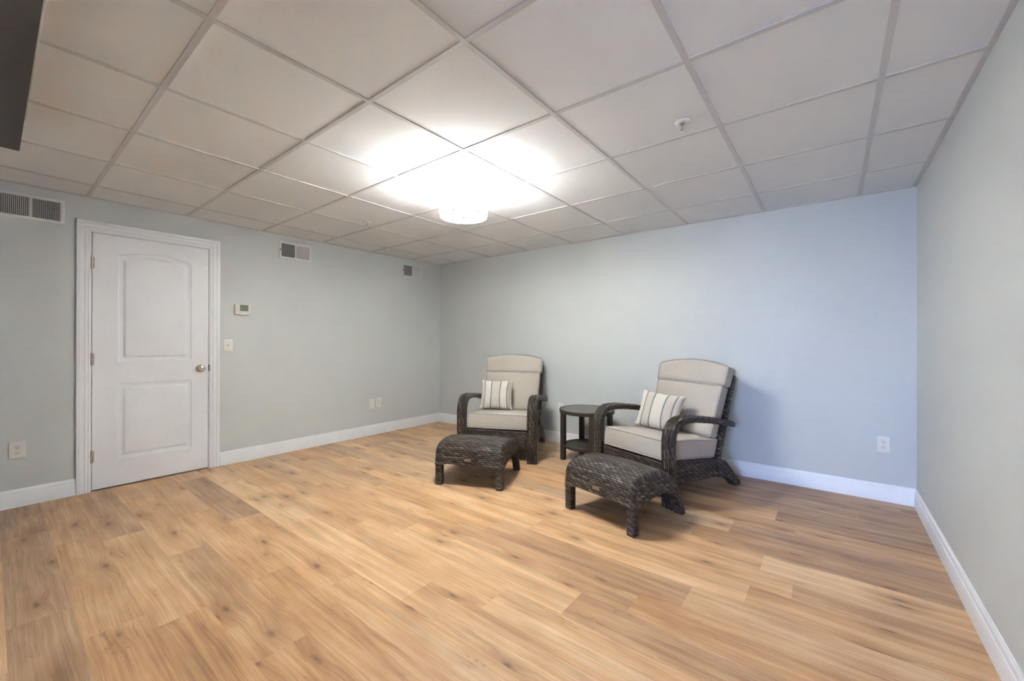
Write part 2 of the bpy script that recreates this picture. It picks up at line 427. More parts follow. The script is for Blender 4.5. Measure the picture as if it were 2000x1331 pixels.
box(bm, 0, W, -wa, 0, H-.0015, H+.008); box(bm, 1.355, W, -3.983, -3.983+wa, H-.0015, H+.008)
box(bm, 1.355-wa, 1.355, -4.62, -3.983+wa, H-.0015, H+.008)
mesh_obj('ceiling_grid', bm, M_grid, ceil, smooth=False, bevel=.0012, seg=1)

# ---------------------------------------------------------------- baseboards
BP = [(0, 0), (.0140, 0), (.0140, .088), (.0125, .092), (.0105, .094), (.0105, .112), (.0085, .118), (.0055, .1215), (.0045, .126), (0, .126)]
def sweep(bm, prof, path, closed=False):
    """prof [(out, up)], path [(point, out_dir, up_dir)]"""
    rings = [[bm.verts.new(Vector(p)+Vector(o)*a+Vector(u)*b) for a, b in prof] for p, o, u in path]
    n = len(prof)
    for A, C in zip(rings, rings[1:]):
        for i in range(n):
            j = (i+1) % n; bm.faces.new((A[i], A[j], C[j], C[i]))
    bm.faces.new(rings[0]); bm.faces.new(rings[-1][::-1])
    bmesh.ops.recalc_face_normals(bm, faces=bm.faces)
Z = (0, 0, 1)
bm = B(); sweep(bm, BP, [((0, -2.738, 0), (1, 0, 0), Z), ((0, 0, 0), (1, -1, 0), Z)])
sweep(bm, BP, [((0, YE, 0), (1, 0, 0), Z), ((0, -3.664, 0), (1, 0, 0), Z)])
tag(mesh_obj('baseboard_left', bm, M_trim, angle=25), kind='structure')
bm = B(); sweep(bm, BP, [((0, 0, 0), (1, -1, 0), Z), ((W, 0, 0), (-1, -1, 0), Z)])
tag(mesh_obj('baseboard_back', bm, M_trim, angle=25), kind='structure')
bm = B(); sweep(bm, BP, [((W, 0, 0), (-1, -1, 0), Z), ((W, YE, 0), (-1, 0, 0), Z)])
tag(mesh_obj('baseboard_right', bm, M_trim, angle=25), kind='structure')

# ---------------------------------------------------------------- door
door = empty('door_1', (0, 0, 0), kind='structure')
sy0, sy1, sz0, sz1 = -3.581, -2.829, .010, 2.018
def loop_panel(y0, y1, z0, z1, arch, i, n=14):
    y0, y1, z0, z1 = y0+i, y1-i, z0+i, z1-i
    pts = [(y0, z0), (y1, z0)]
    if arch <= 0: return pts+[(y1, z1), (y0, z1)]
    hw = (y1-y0)/2; R = (hw*hw+arch*arch)/(2*arch); cy, cz = (y0+y1)/2, z1+arch-R
    a0 = math.asin(hw/R)
    for k in range(n+1):
        a = a0-2*a0*k/n; pts.append((cy+R*math.sin(a), cz+R*math.cos(a)))
    return pts
bm = B()
XF = 0.0
outer = [bm.verts.new((XF, y, z)) for y, z in ((sy0, sz0), (sy1, sz0), (sy1, sz1), (sy0, sz1))]
back = [bm.verts.new((XF-.035, y, z)) for y, z in ((sy0, sz0), (sy1, sz0), (sy1, sz1), (sy0, sz1))]
edges = [bm.edges.new((outer[i], outer[(i+1) % 4])) for i in range(4)]
for i in range(4): bm.faces.new((outer[i], outer[(i+1) % 4], back[(i+1) % 4], back[i]))
bm.faces.new(back)
for pan in ((-3.437, -2.953, .215, .826, 0), (-3.434, -2.955, 1.005, 1.862, .045)):
    prev = None
    for ins, dx in ((0, 0), (.004, -.004), (.016, -.0075), (.026, -.0085), (.032, -.0085), (.046, -.0015), (.050, -.001)):
        L = [bm.verts.new((XF+dx, y, z)) for y, z in loop_panel(*pan, ins)]
        if prev is None:
            for i in range(len(L)): edges.append(bm.edges.new((L[i], L[(i+1) % len(L)])))
        else:
            for i in range(len(L)):
                j = (i+1) % len(L); bm.faces.new((prev[i], prev[j], L[j], L[i]))
        prev = L
    bm.faces.new(prev)
bmesh.ops.triangle_fill(bm, edges=edges, use_beauty=True, normal=(1, 0, 0))
bmesh.ops.recalc_face_normals(bm, faces=bm.faces)
slab = mesh_obj('door_slab', bm, M_door, door, angle=14)
bm = B()
jx0 = -.11
box(bm, jx0, .004, DY0, sy0-.004, 0, DZ); box(bm, jx0, .004, sy1+.004, DY1, 0, DZ); box(bm, jx0, .004, sy0-.004, sy1+.004, sz1+.004, DZ)
box(bm, -.075, -.037, sy0-.004, sy0+.012, 0, sz1); box(bm, -.075, -.037, sy1-.012, sy1+.004, 0, sz1); box(bm, -.075, -.037, sy0, sy1, sz1-.012, sz1+.004)
mesh_obj('door_jamb', bm, M_trim, door, smooth=False)
bm = B(); box(bm, -.119, -.112, DY0, DY1, 0, DZ); mesh_obj('gap_backing', bm, M_dark, door, smooth=False)
CP = [(0, .0), (0, .011), (.006, .0135), (.010, .0135), (.012, .011), (.020, .012), (.026, .017), (.030, .017), (.033, .0145), (.050, .0165), (.056, .021), (.074, .021), (.077, .018), (.077, 0)]
bm = B(); iy0, iy1, iz = sy0-.010, sy1+.010, sz1+.010
X = (1, 0, 0)
sweep(bm, CP, [((0, iy0, 0), (0, -1, 0), X), ((0, iy0, iz), (0, -1, 1), X), ((0, iy1, iz), (0, 1, 1), X), ((0, iy1, 0), (0, 1, 0), X)])
mesh_obj('door_casing', bm, M_trim, door, angle=20)
for hz in (1.785, 1.03, .27):
    bm = B(); cyl(bm, (.008, sy0-.003, hz-.045), .0075, .09, 12); cyl(bm, (.008, sy0-.003, hz-.050), .005, .10, 10)
    box(bm, .0, .002, sy0-.002, sy0+.012, hz-.044, hz+.044)
    mesh_obj('hinge', bm, M_hinge, door)
bm = B(); lathe(bm, (0, -2.890, .925), [(0, .0), (.033, 0), (.033, .004), (.028, .009), (.012, .012), (.011, .026), (.020, .031), (.0275, .040), (.029, .050), (.026, .058), (.016, .063), (0, .0645)], 36, 'x')
mesh_obj('door_knob', bm, M_nickel, door)
bm = B(); box(bm, -.004, .006, sy1+.001, sy1+.011, .895, .955); mesh_obj('strike_plate', bm, M_slot, door, bevel=.001)

# ---------------------------------------------------------------- wall registers
def register(name, y0, y1, z0, z1, label, style):
    r = empty(name, (0, (y0+y1)/2, (z0+z1)/2), 0, label, 'air vent', 'white return air vents high on the left wall')
    hw, hh = (y1-y0)/2, (z1-z0)/2; b = .022; bm = B()
    prof = [(0, 0), (0, .006), (.004, .009), (b-.003, .009), (b, .006), (b, -.001)]
    pth = [((0, -hw, -hh), (0, 1, 1), X), ((0, hw, -hh), (0, -1, 1), X), ((0, hw, hh), (0, -1, -1), X), ((0, -hw, hh), (0, 1, -1), X)]
    rings = [[bm.verts.new(Vector(p)+Vector(o)*a+Vector(u)*c) for a, c in prof] for p, o, u in pth]
    for k in range(4):
        A, C = rings[k], rings[(k+1) % 4]
        for i in range(len(prof)-1): bm.faces.new((A[i], A[i+1], C[i+1], C[i]))
    box(bm, .001, .008, -.006, .006, -hh+b, hh-b)
    bmesh.ops.recalc_face_normals(bm, faces=bm.faces)
    mesh_obj('vent_frame', bm, M_vent, r, angle=25)
    bm = B(); box(bm, .0005, .0012, -hw+b-.002, hw-b+.002, -hh+b-.002, hh-b+.002); mesh_obj('vent_duct', bm, M_ventdark, r, smooth=False)
    n = 15
    for side in (-1, 1):
        a, c = (-hw+b, -.006) if side < 0 else (.006, hw-b)
        bm = B()
        for k in range(n):
            yc = a+(c-a)*(k+.5)/n; w = .0022; tilt = .0016*(1 if side > 0 else -1)*(-1)
            v = [bm.verts.new(p) for p in ((.0015, yc-w/2+tilt, -hh+b), (.0015, yc+w/2+tilt, -hh+b), (.0075, yc+w/2-tilt, -hh+b), (.0075, yc-w/2-tilt, -hh+b))]
            v2 = [bm.verts.new((q.co.x, q.co.y, hh-b)) for q in v]
            for i in range(4): bm.faces.new((v[i], v[(i+1) % 4], v2[(i+1) % 4], v2[i]))
            bm.faces.new(v); bm.faces.new(v2)
        if style == 'cross' and side < 0:
            for k in range(7):
                zc = -hh+b+(2*hh-2*b)*(k+.5)/7; box(bm, .0013, .0045, a, c, zc-.0025, zc+.0025)
        bmesh.ops.recalc_face_normals(bm, faces=bm.faces)
        mesh_obj('louvers', bm, M_louver_shade if side < 0 or style == 'wide' else M_vent, r, smooth=False)
    bm = B(); box(bm, .006, .018, -hw+.006, -hw+.011, -.012, .012); mesh_obj('damper_lever', bm, M_slot if style != 'wide' else M_vent, r, bevel=.001)
    bm = B(); cyl(bm, (.008, hw-.009, 0), .004, .002, 12, 'x'); mesh_obj('screw', bm, M_vent, r)
    return r
register('wall_vent', -4.056, -3.728, 2.042, 2.222, 'white wall vent high on the wall left of the door, cut by the left edge', 'wide')
register('wall_vent', -2.218, -1.888, 2.040, 2.220, 'white wall vent near the ceiling, just right of the door and above the thermostat', 'plain')
register('wall_vent', -.666, -.336, 2.040, 2.220, 'white wall vent near the far corner, farthest of the row from the door', 'cross')

# ---------------------------------------------------------------- plates on the walls
def plate_bm(w, h, t=.0055):
    bm = B(); rounded_box(bm, t/2+.002, w/2, h/2, .003, 5, None)
    for v in bm.verts: v.co.x += t/2-.001
    return bm
def orient(o, pos, wall):
    o.location = pos
    o.rotation_euler = (0, 0, 0 if wall == 'left' else -PI/2)
def outlet(pos, wall, label, w=.073, h=.118, duplex=True):
    r = empty('wall_outlet' if duplex else 'blank_wall_plate', label=label, cat='outlet' if duplex else 'wall plate',
              group='white duplex outlets low on the walls' if duplex else None); orient(r, pos, wall)
    mesh_obj('cover_plate', plate_bm(w, h), M_plastic, r, angle=50)
    if duplex:
        for s in (-1, 1):
            bm = B(); lathe(bm, (.005, 0, s*.0195), [(0, .0), (.0165, 0), (.0165, .0025), (.0155, .0032), (0, .0032)], 28, 'x')
            for v in bm.verts: v.co.z = s*.0195+(v.co.z-s*.0195)*.86
            rc = mesh_obj('receptacle', bm, M_cream, r)
            bm = B()
            box(bm, .0075, .0088, -.0075, -.0055, s*.0195-.001, s*.0195+.008); box(bm, .0075, .0088, .0055, .0075, s*.0195-.001, s*.0195+.007)
            cyl(bm, (.0075, 0, s*.0195-.0075), .0028, .0013, 12, 'x')
            mesh_obj('slots', bm, M_slot, rc, smooth=False)
        bm = B(); cyl(bm, (.005, 0, 0), .003, .0015, 12, 'x'); mesh_obj('screw', bm, M_plastic, r)
    else:
        for s in (-1, 1):
            bm = B(); cyl(bm, (.005, 0, s*.03), .003, .0015, 12, 'x'); mesh_obj('screw', bm, M_plastic, r)
    return r
outlet((.0, -3.950, .403), 'left', 'white duplex outlet low on the wall left of the door', .078, .118)
outlet((.0, -1.030, .394), 'left', 'white duplex outlet on the left wall, right one of the side-by-side pair')
outlet((.0, -1.125, .391), 'left', 'white blank plate on the left wall, beside a duplex outlet', duplex=False)
outlet((4.832, 0, .418), 'back', 'white duplex outlet on the back wall near the right corner')
outlet((2.066, 0, .404), 'back', 'white outlet on the back wall partly hidden behind the round side table')
sw = empty('light_switch', (0, -2.6735, 1.132), 0, 'white toggle light switch right of the door, below the thermostat', 'light switch')
mesh_obj('switch_plate', plate_bm(.076, .118), M_plastic, sw, angle=50)
bm = B(); box(bm, .005, .0065, -.0055, .0055, -.012, .012); mesh_obj('toggle_slot', bm, M_slot, sw)
bm = B(); v = box(bm, .005, .017, -.0045, .0045, -.0045, .0045)
for q in v:
    if q.co.x > .01: q.co.z += .010; q.co.y *= .8
mesh_obj('toggle', bm, M_plastic, sw, bevel=.001)
th = empty('thermostat', (0, -2.5555, 1.479), 0, 'white wall thermostat with grey-green screen, right of the door', 'thermostat')
bm = B()
n = 14; pr = []
hw, hh = .068, .052
for k in range(n+1):
    a = k/n; pr.append((-hw+2*hw*a, -hh+.010*(2*a-1)**2*1.0-.004))
for k in range(n+1):
    a = 1-k/n; pr.append((-hw+2*hw*a, hh-.003*(2*a-1)**2))
A = [bm.verts.new((0, y, z)) for y, z in pr]; C = [bm.verts.new((.026, y*.97, z*.97)) for y, z in pr]
for i in range(len(pr)):
    j = (i+1) % len(pr); bm.faces.new((A[i], A[j], C[j], C[i]))
bm.faces.new(A); bm.faces.new(C); bmesh.ops.recalc_face_normals(bm, faces=bm.faces)
mesh_obj('thermostat_body', bm, M_cream, th, bevel=.004, seg=3)
bm = B(); box(bm, .025, .0275, -.026, .046, -.015, .045)
scr = mesh_obj('screen', bm, M_lcd, th, bevel=.001)
bm = B(); box(bm, .0275, .0279, -.020, .040, .028, .040)
mesh_obj('screen_header', bm, M_lcdd, scr, smooth=False)
for z in (.018, .004):
    for y in (-.045, .056):
        bm = B(); box(bm, .025, .0285, y-.006, y+.004, z-.004, z+.004); mesh_obj('button', bm, M_plastic, th, bevel=.001)

# ---------------------------------------------------------------- ceiling lamp
def emit(name, c, s, pattern=False):
    t = NT(name, .6, .2); t.color((.9, .9, .88))
    t.b.inputs['Emission Color'].default_value = (*c, 1); t.b.inputs['Emission Strength'].default_value = s
    if pattern:
        x, y, z = t.sep(t.obj()); ang = t.math('ARCTAN2', y, x)
        vn = t.n.new('ShaderNodeTexVoronoi'); vn.feature = 'DISTANCE_TO_EDGE'
        t.put(vn.inputs['Vector'], t.comb(t.math('MULTIPLY', ang, 5), t.math('MULTIPLY', z, 32), 0)); vn.inputs['Scale'].default_value = 1
        k = t.math('MULTIPLY_ADD', t.sstep(vn.outputs['Distance'], .0, .06), .45*s, .55*s)
        t.put(t.b.inputs['Emission Strength'], k)
    return t.m
M_shade = emit('lamp_shade_fabric', (.985, 1.0, 1.01), LAMP_E, True); M_diff = emit('lamp_diffuser', (.985, 1.0, 1.01), DIFF_E)
M_bulb = emit('bulb_glass', (1.0, .93, .8), 10)
lamp = empty('ceiling_lamp', (LX, LY, H), 0, 'lit white drum shade lamp hanging close under the ceiling, round diffuser below', 'ceiling lamp')
bm = B(); lathe(bm, (0, 0, 0), [(0, -.002), (.062, -.002), (.062, -.014), (.055, -.026), (.014, -.032), (.011, -.034), (.011, -.075), (0, -.075)]); mesh_obj('canopy', bm, M_nickel, lamp)
bm = B(); lathe(bm, (0, 0, 0), [(.163, -.252), (.166, -.252), (.166, -.090), (.163, -.090)], 64, close=True); mesh_obj('lamp_shade', bm, M_shade, lamp)
bm = B(); lathe(bm, (0, 0, 0), [(.161, -.2545), (.1675, -.2545), (.1675, -.2495), (.161, -.2495)], 64, close=True)
lathe(bm, (0, 0, 0), [(.161, -.0925), (.1675, -.0925), (.1675, -.0880), (.161, -.0880)], 64, close=True); mesh_obj('shade_rim', bm, M_nickel, lamp)
bm = B(); lathe(bm, (0, 0, 0), [(0, -.2505), (.1615, -.2505), (.1615, -.2465), (0, -.2465)], 64); mesh_obj('diffuser', bm, M_diff, lamp)
bm = B(); lathe(bm, (0, 0, 0), [(0, -.2505), (.011, -.2515), (.012, -.256), (.006, -.262), (0, -.264)], 20); mesh_obj('finial', bm, M_nickel, lamp)
bm = B()
for k in range(3):
    a = 2*PI*k/3+.4; tube(bm, [(0, 0, -.07), (.16*math.cos(a), .16*math.sin(a), -.092)], .0025, 8)
mesh_obj('shade_spider', bm, M_nickel, lamp)

# ---------------------------------------------------------------- sprinklers
def sprinkler(x, y, label, rz):
    r = empty('fire_sprinkler', (x, y, H-.001), rz, label, 'sprinkler', 'white pendant fire sprinklers in the ceiling tiles')
    bm = B(); lathe(bm, (0, 0, 0), [(.014, -.004), (.018, -.010), (.030, -.007), (.036, -.003), (.037, 0), (.014, 0)], 32, close=True); mesh_obj('escutcheon', bm, M_plastic, r)
    bm = B(); lathe(bm, (0, 0, 0), [(0, 0), (.010, 0), (.010, -.014), (.007, -.016), (0, -.016)], 20)
    for s in (-1, 1): tube(bm, smooth_path([(s*.008, 0, -.014), (s*.011, 0, -.024), (s*.009, 0, -.036), (s*.002, 0, -.044)], 4), .0022, 8)
    lathe(bm, (0, 0, 0), [(0, -.043), (.004, -.043), (.004, -.048), (0, -.048)], 14)
    mesh_obj('sprinkler_head', bm, M_chrome, r)
    bm = B(); cyl(bm, (0, 0, -.043), .0020, .027, 10); mesh_obj('glass_bulb', bm, M_slot, r)
    bm = B(); lathe(bm, (0, 0, 0), [(0, -.048), (.011, -.048), (.0115, -.0495), (0, -.050)], 20); mesh_obj('deflector', bm, M_chrome, r)
sprinkler(3.937, -1.921, 'pendant sprinkler in the ceiling right of the lamp, nearest the camera', .3)
sprinkler(1.109, -1.905, 'pendant sprinkler in the ceiling left of the lamp, farther toward the door wall', .66)

# ---------------------------------------------------------------- wicker armchair
def band_arm(xc, wd=.098, th=.044):
    """woven band: front leg rising, bending back into the armrest; UV u runs along it"""
    path = smooth_path([(0, 0, 0), (0, 0, .15), (0, 0, .30), (0, -.003, .44), (0, .012, .535), (0, .058, .588), (0, .13, .608), (0, .25, .604), (0, .40, .585), (0, .56, .558), (0, .68, .535), (0, .745, .516), (0, .768, .506)], 22)
    bm = B(); uvl = bm.loops.layers.uv.new('uv')
    nx = 30; L = [0]
    for a, b in zip(path, path[1:]): L.append(L[-1]+(b-a).length)
    sec = []      # (across, thickness, v)
    ro = .011
    for k in range(nx+1): sec.append((-wd/2+ro*.3+(wd-ro*.6)*k/nx, th/2, 1))
    for k in range(5): sec.append((wd/2, th/2-ro-(th-2*ro)*k/4, 0))
    for k in range(nx+1): sec.append((wd/2-ro*.3-(wd-ro*.6)*k/nx, -th/2, -1))
    for k in range(5): sec.append((-wd/2, -th/2+ro+(th-2*ro)*k/4, 0))
    per = [0]
    for i in range(1, len(sec)+1):
        a, b = sec[i-1], sec[i % len(sec)]; per.append(per[-1]+math.hypot(a[0]-b[0], a[1]-b[1]))
    rings = []; ns = 5
    for i, p in enumerate(path):
        t = (path[min(i+1, len(path)-1)]-path[max(i-1, 0)]).normalized()
        nrm = Vector((0, -t.z, t.y))      # outward: front on the leg, up on the arm
        tail = max(0, (L[i]-L[-1]+.10)/.10); wsc = 1-.30*tail**2; tsc = 1-.35*tail**3
        ring = []
        for a, b, s in sec:
            rid = 0
            if s != 0:
                q = (a/wd+.5)*ns; k = int(min(ns-1, max(0, q))); f = q-k
                rid = s*(.0050*(1-(2*f-1)**2)**.6 * (.78+.22*math.cos(PI*(L[i]/.030+k))) - .003)
            ring.append(bm.verts.new((xc+a*wsc, p.y+nrm.y*(b*tsc+rid), p.z+nrm.z*(b*tsc+rid))))
        rings.append(ring)
    n = len(sec)
    for i in range(len(rings)-1):
        for k in range(n):
            l = (k+1) % n; f = bm.faces.new((rings[i][k], rings[i][l], rings[i+1][l], rings[i+1][k]))
            for lp, (uu, vv) in zip(f.loops, ((L[i], per[k]), (L[i], per[k+1]), (L[i+1], per[k+1]), (L[i+1], per[k]))): lp[uvl].uv = (uu, vv)
    bm.faces.new(rings[0][::-1]); bm.faces.new(rings[-1])
    bmesh.ops.recalc_face_normals(bm, faces=bm.faces); return bm
def outline(pts, n=4): return [(p.x, p.y) for p in smooth_closed([(a, b, 0) for a, b in pts], n)]
def prism_part(name, prof, x0, x1, mat, parent, bev=.008):
    bm = B(); prism_x(bm, prof, x0, x1); o = mesh_obj(name, bm, mat, parent, bevel=bev, seg=3, angle=50); box_uv(o); return o
def make_chair(name, loc, rz, label):
    ch = empty(name, loc, rz, label, 'armchair', 'wicker armchairs with beige cushions')
    for s in (-1, 1): mesh_obj('armrest', band_arm(s*.355), M_band, ch, angle=60)
    for s in (-1, 1):
        a, b = (.290, .345) if s > 0 else (-.345, -.290)
        prism_part('side_panel', [(.015, .308), (.20, .294), (.40, .274), (.56, .255), (.66, .245), (.69, .215), (.68, .14), (.62, .113), (.50, .117), (.36, .126), (.20, .135), (.10, .148), (.015, .19)], a, b, M_weave, ch)
        prism_part('leg', outline([(.60, .235), (.66, .243), (.72, .212), (.79, .148), (.86, .078), (.915, .022), (.918, .002), (.90, .0), (.850, .0), (.835, .008), (.79, .045), (.73, .083), (.67, .105), (.61, .116)]), a-.004, b+.004, M_weave, ch)
    # front apron with a shallow arch
    bm = B(); n = 24; top = .300
    vs = []
    for k in range(n+1):
        x = -.30+.60*k/n; zb = .135+.022*(1-(x/.30)**2)
        vs.append([bm.verts.new(p) for p in ((x, .0, zb), (x, .0, top), (x, .030, top), (x, .030, zb))])
    for A, C in zip(vs, vs[1:]):
        for i in range(4): bm.faces.new((A[i], A[(i+1) % 4], C[(i+1) % 4], C[i]))
    bm.faces.new(vs[0]); bm.faces.new(vs[-1]); bmesh.ops.recalc_face_normals(bm, faces=bm.faces)
    box_uv(mesh_obj('front_apron', bm, M_weave, ch, bevel=.006))
    bm = B(); box(bm, -.292, .292, .03, .66, .20, .222)
    for v in bm.verts: v.co.z += .045-.075*(v.co.y-.03)/.63
    box_uv(mesh_obj('seat_deck', bm, M_weave, ch))
    # back frame: posts, top rail, woven panel
    e = Vector((0, math.sin(math.radians(18.6)), math.cos(math.radians(18.6)))); nn = Vector((0, e.z, -e.y)); O = Vector((0, .636, .240))
    bm = B()
    def slab(x0, x1, l0, l1, t0, t1):
        v = box(bm, x0, x1, t0, t1, l0, l1)
        for q in v:
            c = q.co.copy(); q.co = O+Vector((c.x, 0, 0))+nn*c.y+e*c.z
    for s in (-1, 1): slab(*sorted((s*.285, s*.335)), -.02, .695, -.022, .026)
    slab(-.286, .286, .62, .685, -.018, .020); slab(-.286, .286, .12, .62, -.006, .010)
    box_uv(mesh_obj('back_frame', bm, M_weave, ch, bevel=.009, seg=3))
    # seat cushion
    tl = math.radians(-5.6); hy = .335; hz = .074
    def tf(p):
        u, v = p.x/.303, p.y/hy
        if p.z > 0: p = p+Vector((0, 0, .012*(1-u*u)*(1-v*v)))
        p = Vector((p.x*(1+.008*(1-(p.z/hz)**2)), p.y-(.006*(1-(p.z/hz)**2) if p.y < 0 else 0), p.z))
        c, s_ = math.cos(tl), math.sin(tl)
        return Vector((p.x, p.y*c-p.z*s_+.355, p.y*s_+p.z*c+.352))
    bm = B(); rounded_box(bm, .303, hy, hz, .018, 20, tf); sc = mesh_obj('seat_cushion', bm, M_cush, ch, angle=80)
    bm = B()
    for z in (hz-.006, -hz+.006):
        pts = []; r = .02; hx = .3045
        for cx, cy, a0 in ((hx-r, hy-r, 0), (-hx+r, hy-r, 90), (-hx+r, -hy+r, 180), (hx-r, -hy+r, 270)):
            for k in range(5):
                a = math.radians(a0+22.5*k); pts.append((cx+r*math.cos(a), cy+r*math.sin(a), z))
        full = []
        for i in range(len(pts)):
            p, q = Vector(pts[i]), Vector(pts[(i+1) % len(pts)]); m = max(1, int((q-p).length/.04))
            full += [p+(q-p)*k/m for k in range(m)]
        tube(bm, [tf(Vector(p)) for p in full], .0042, 8, True)
    mesh_obj('piping', bm, M_pipe, sc, angle=80)
    # back cushion and headrest
    OB = Vector((0, .655, .412)); a = math.radians(17)
    e = Vector((0, math.sin(a), math.cos(a))); nn = Vector((0, e.z, -e.y))
    def mk(nm, hx, hl, ht, l0, t0, taper, arch, puff, parent):
        def tf(p):
            w = (p.z+hl)/(2*hl); x = p.x*(1-taper*(1-w)); z = p.z+arch*(1-(p.x/hx)**2)*w
            t = p.y
            u, v = p.x/hx, p.z/hl
            if t < 0: t -= puff*(1-u**4)*(1-v**4)
            return OB+Vector((x, 0, 0))+e*(z+l0+hl)+nn*(t+t0)
        bm = B(); rounded_box(bm, hx, ht, hl, min(ht*.5, .020), 18, tf); o = mesh_obj(nm, bm, M_cush, parent, angle=80)
        bm = B()
        for yy in (-ht+.008, ht-.008):
            pts = []; r = .022; HX, HL = hx+.001, hl+.001
            for cx, cz, a0 in ((HX-r, HL-r, 0), (-HX+r, HL-r, 90), (-HX+r, -HL+r, 180), (HX-r, -HL+r, 270)):
                for k in range(5):
                    q = math.radians(a0+22.5*k); pts.append(Vector((cx+r*math.cos(q), yy, cz+r*math.sin(q))))
            full = []
            for i in range(len(pts)):
                p, q = pts[i], pts[(i+1) % len(pts)]; m = max(1, int((q-p).length/.04)); full += [p+(q-p)*k/m for k in range(m)]
            tube(bm, [tf(p) for p in full], .004, 8, True)
        mesh_obj('piping', bm, M_pipe, o, angle=80); return o
    mk('back_cushion', .312, .214, .068, -.016, 0, .07, 0, .018, ch)
    mk('headrest', .332, .080, .064, .412, .002, .02, .048, .014, ch)
    return ch
ang = math.radians(25.0); sx = Vector((math.cos(ang), math.sin(ang), 0)); PL_ = Vector((2.272, -.868, 0))-sx*.355
make_chair('wicker_armchair', PL_, ang, 'dark wicker armchair with beige cushions, left of the side table, nearer the corner')
angR = math.radians(-20.5); sxr = Vector((math.cos(angR), math.sin(angR), 0)); PR_ = Vector((3.59, -1.102, 0))-sxr*.317
make_chair('wicker_armchair', PR_, angR, 'dark wicker armchair with beige cushions, right of the side table, casting a shadow')

# ---------------------------------------------------------------- ottomans
def make_ottoman(loc, rz, label, tagmat):
    ot = empty('wicker_ottoman', loc, rz, label, 'ottoman', 'wicker ottomans in front of the armchairs')
    base = smooth_path([(-.028, .165, 0), (-.030, .23, 0), (-.026, .285, 0), (.005, .326, 0), (.07, .347, 0), (.16, .353, 0), (.26, .347, 0), (.35, .322, 0), (.42, .276, 0), (.465, .22, 0), (.488, .168, 0)], 5)
    prof = [(p.x, p.y) for p in base]
    xs = []; Wd = .290; R = .036
    for k in range(9): a = (PI/2)*k/8; xs.append((-(Wd-R+R*math.cos(a)), R*(1-math.sin(a))))
    xs = xs+[(x, 0) for x in [-(Wd-R)+(2*(Wd-R))*k/16 for k in range(1, 16)]]+[(-a, b) for a, b in xs[::-1]]
    c = (.22, .20); bm = B(); uvl = bm.loops.layers.uv.new('uv')
    S = [0]
    for a, b in zip(prof, prof[1:]): S.append(S[-1]+math.hypot(a[0]-b[0], a[1]-b[1]))
    rings = []
    for x, ins in xs:
        ring = []
        for i, (y, z) in enumerate(prof):
            k = S[i]/S[-1]
            nx_ = prof[min(i+1, len(prof)-1)][0]-prof[max(i-1, 0)][0]; nz_ = prof[min(i+1, len(prof)-1)][1]-prof[max(i-1, 0)][1]
            l = math.hypot(nx_, nz_); ny, nz = nz_/l, -nx_/l       # inward normal
            ik = ins*min(1, .12+k*5)*min(1, .12+(1-k)*5)
            y2, z2 = y+ny*ik, z+nz*ik
            crown = .014*(1-(x/Wd)**2)*max(0, math.sin(PI*k))
            u = abs(x)/.235; arch = .030*(1-min(1, u)**2) if k < .06 or k > .94 else 0
            if i == 0 or i == len(prof)-1: z2 = z+arch
            ring.append(bm.verts.new((x, y2, z2+crown)))
        rings.append(ring)
    for a in range(len(rings)-1):
        for i in range(len(prof)-1):
            f = bm.faces.new((rings[a][i], rings[a+1][i], rings[a+1][i+1], rings[a][i+1]))
            for lp in f.loops:
                j = i if lp.vert in (rings[a][i], rings[a+1][i]) else i+1
                lp[uvl].uv = (lp.vert.co.x, S[j])
    for ring, s in ((rings[0], 1), (rings[-1], -1)):
        x = ring[0].co.x
        low = [bm.verts.new((x, .03+.41*k/8, .166+.038*math.sin(PI*k/8))) for k in range(9)]
        f = bm.faces.new(ring+low[::-1])
        for lp in f.loops: lp[uvl].uv = (lp.vert.co.y, lp.vert.co.z)
    bmesh.ops.recalc_face_normals(bm, faces=bm.faces)
    bmesh.ops.triangulate(bm, faces=[f for f in bm.faces if len(f.verts) > 4])
    mesh_obj('woven_top', bm, M_weave_top, ot, angle=50)
    for s in (-1, 1):
        a, b = (.230, .2875) if s > 0 else (-.2875, -.230)
        bm = B(); box(bm, a, b, -.0265, .029, 0, .180); box_uv(mesh_obj('leg', bm, M_weave, ot, bevel=.010, seg=3))
        prism_part('leg', outline([(.39, .285), (.452, .226), (.492, .155), (.522, .085), (.550, .022), (.552, .004), (.542, .0), (.518, .0), (.508, .010), (.486, .065), (.455, .122), (.40, .172), (.34, .195)]), a, b, M_weave, ot, .008)
    bm = B(); box(bm, -.028, .028, -.0345, -.029, .210, .232); mesh_obj('name_tag', bm, tagmat, ot, bevel=.001)
    return ot
def mid(a, b): return ((a[0]+b[0])/2, (a[1]+b[1])/2, 0)
make_ottoman(mid((1.990, -1.790), (2.467, -1.588)), math.radians(22.8), 'dark wicker ottoman in front of the left armchair, farther from the camera', M_tagg)
make_ottoman(mid((3.080, -1.549), (3.584, -1.677)), math.radians(-14.1), 'dark wicker ottoman in front of the right armchair, nearest the camera', M_tag)

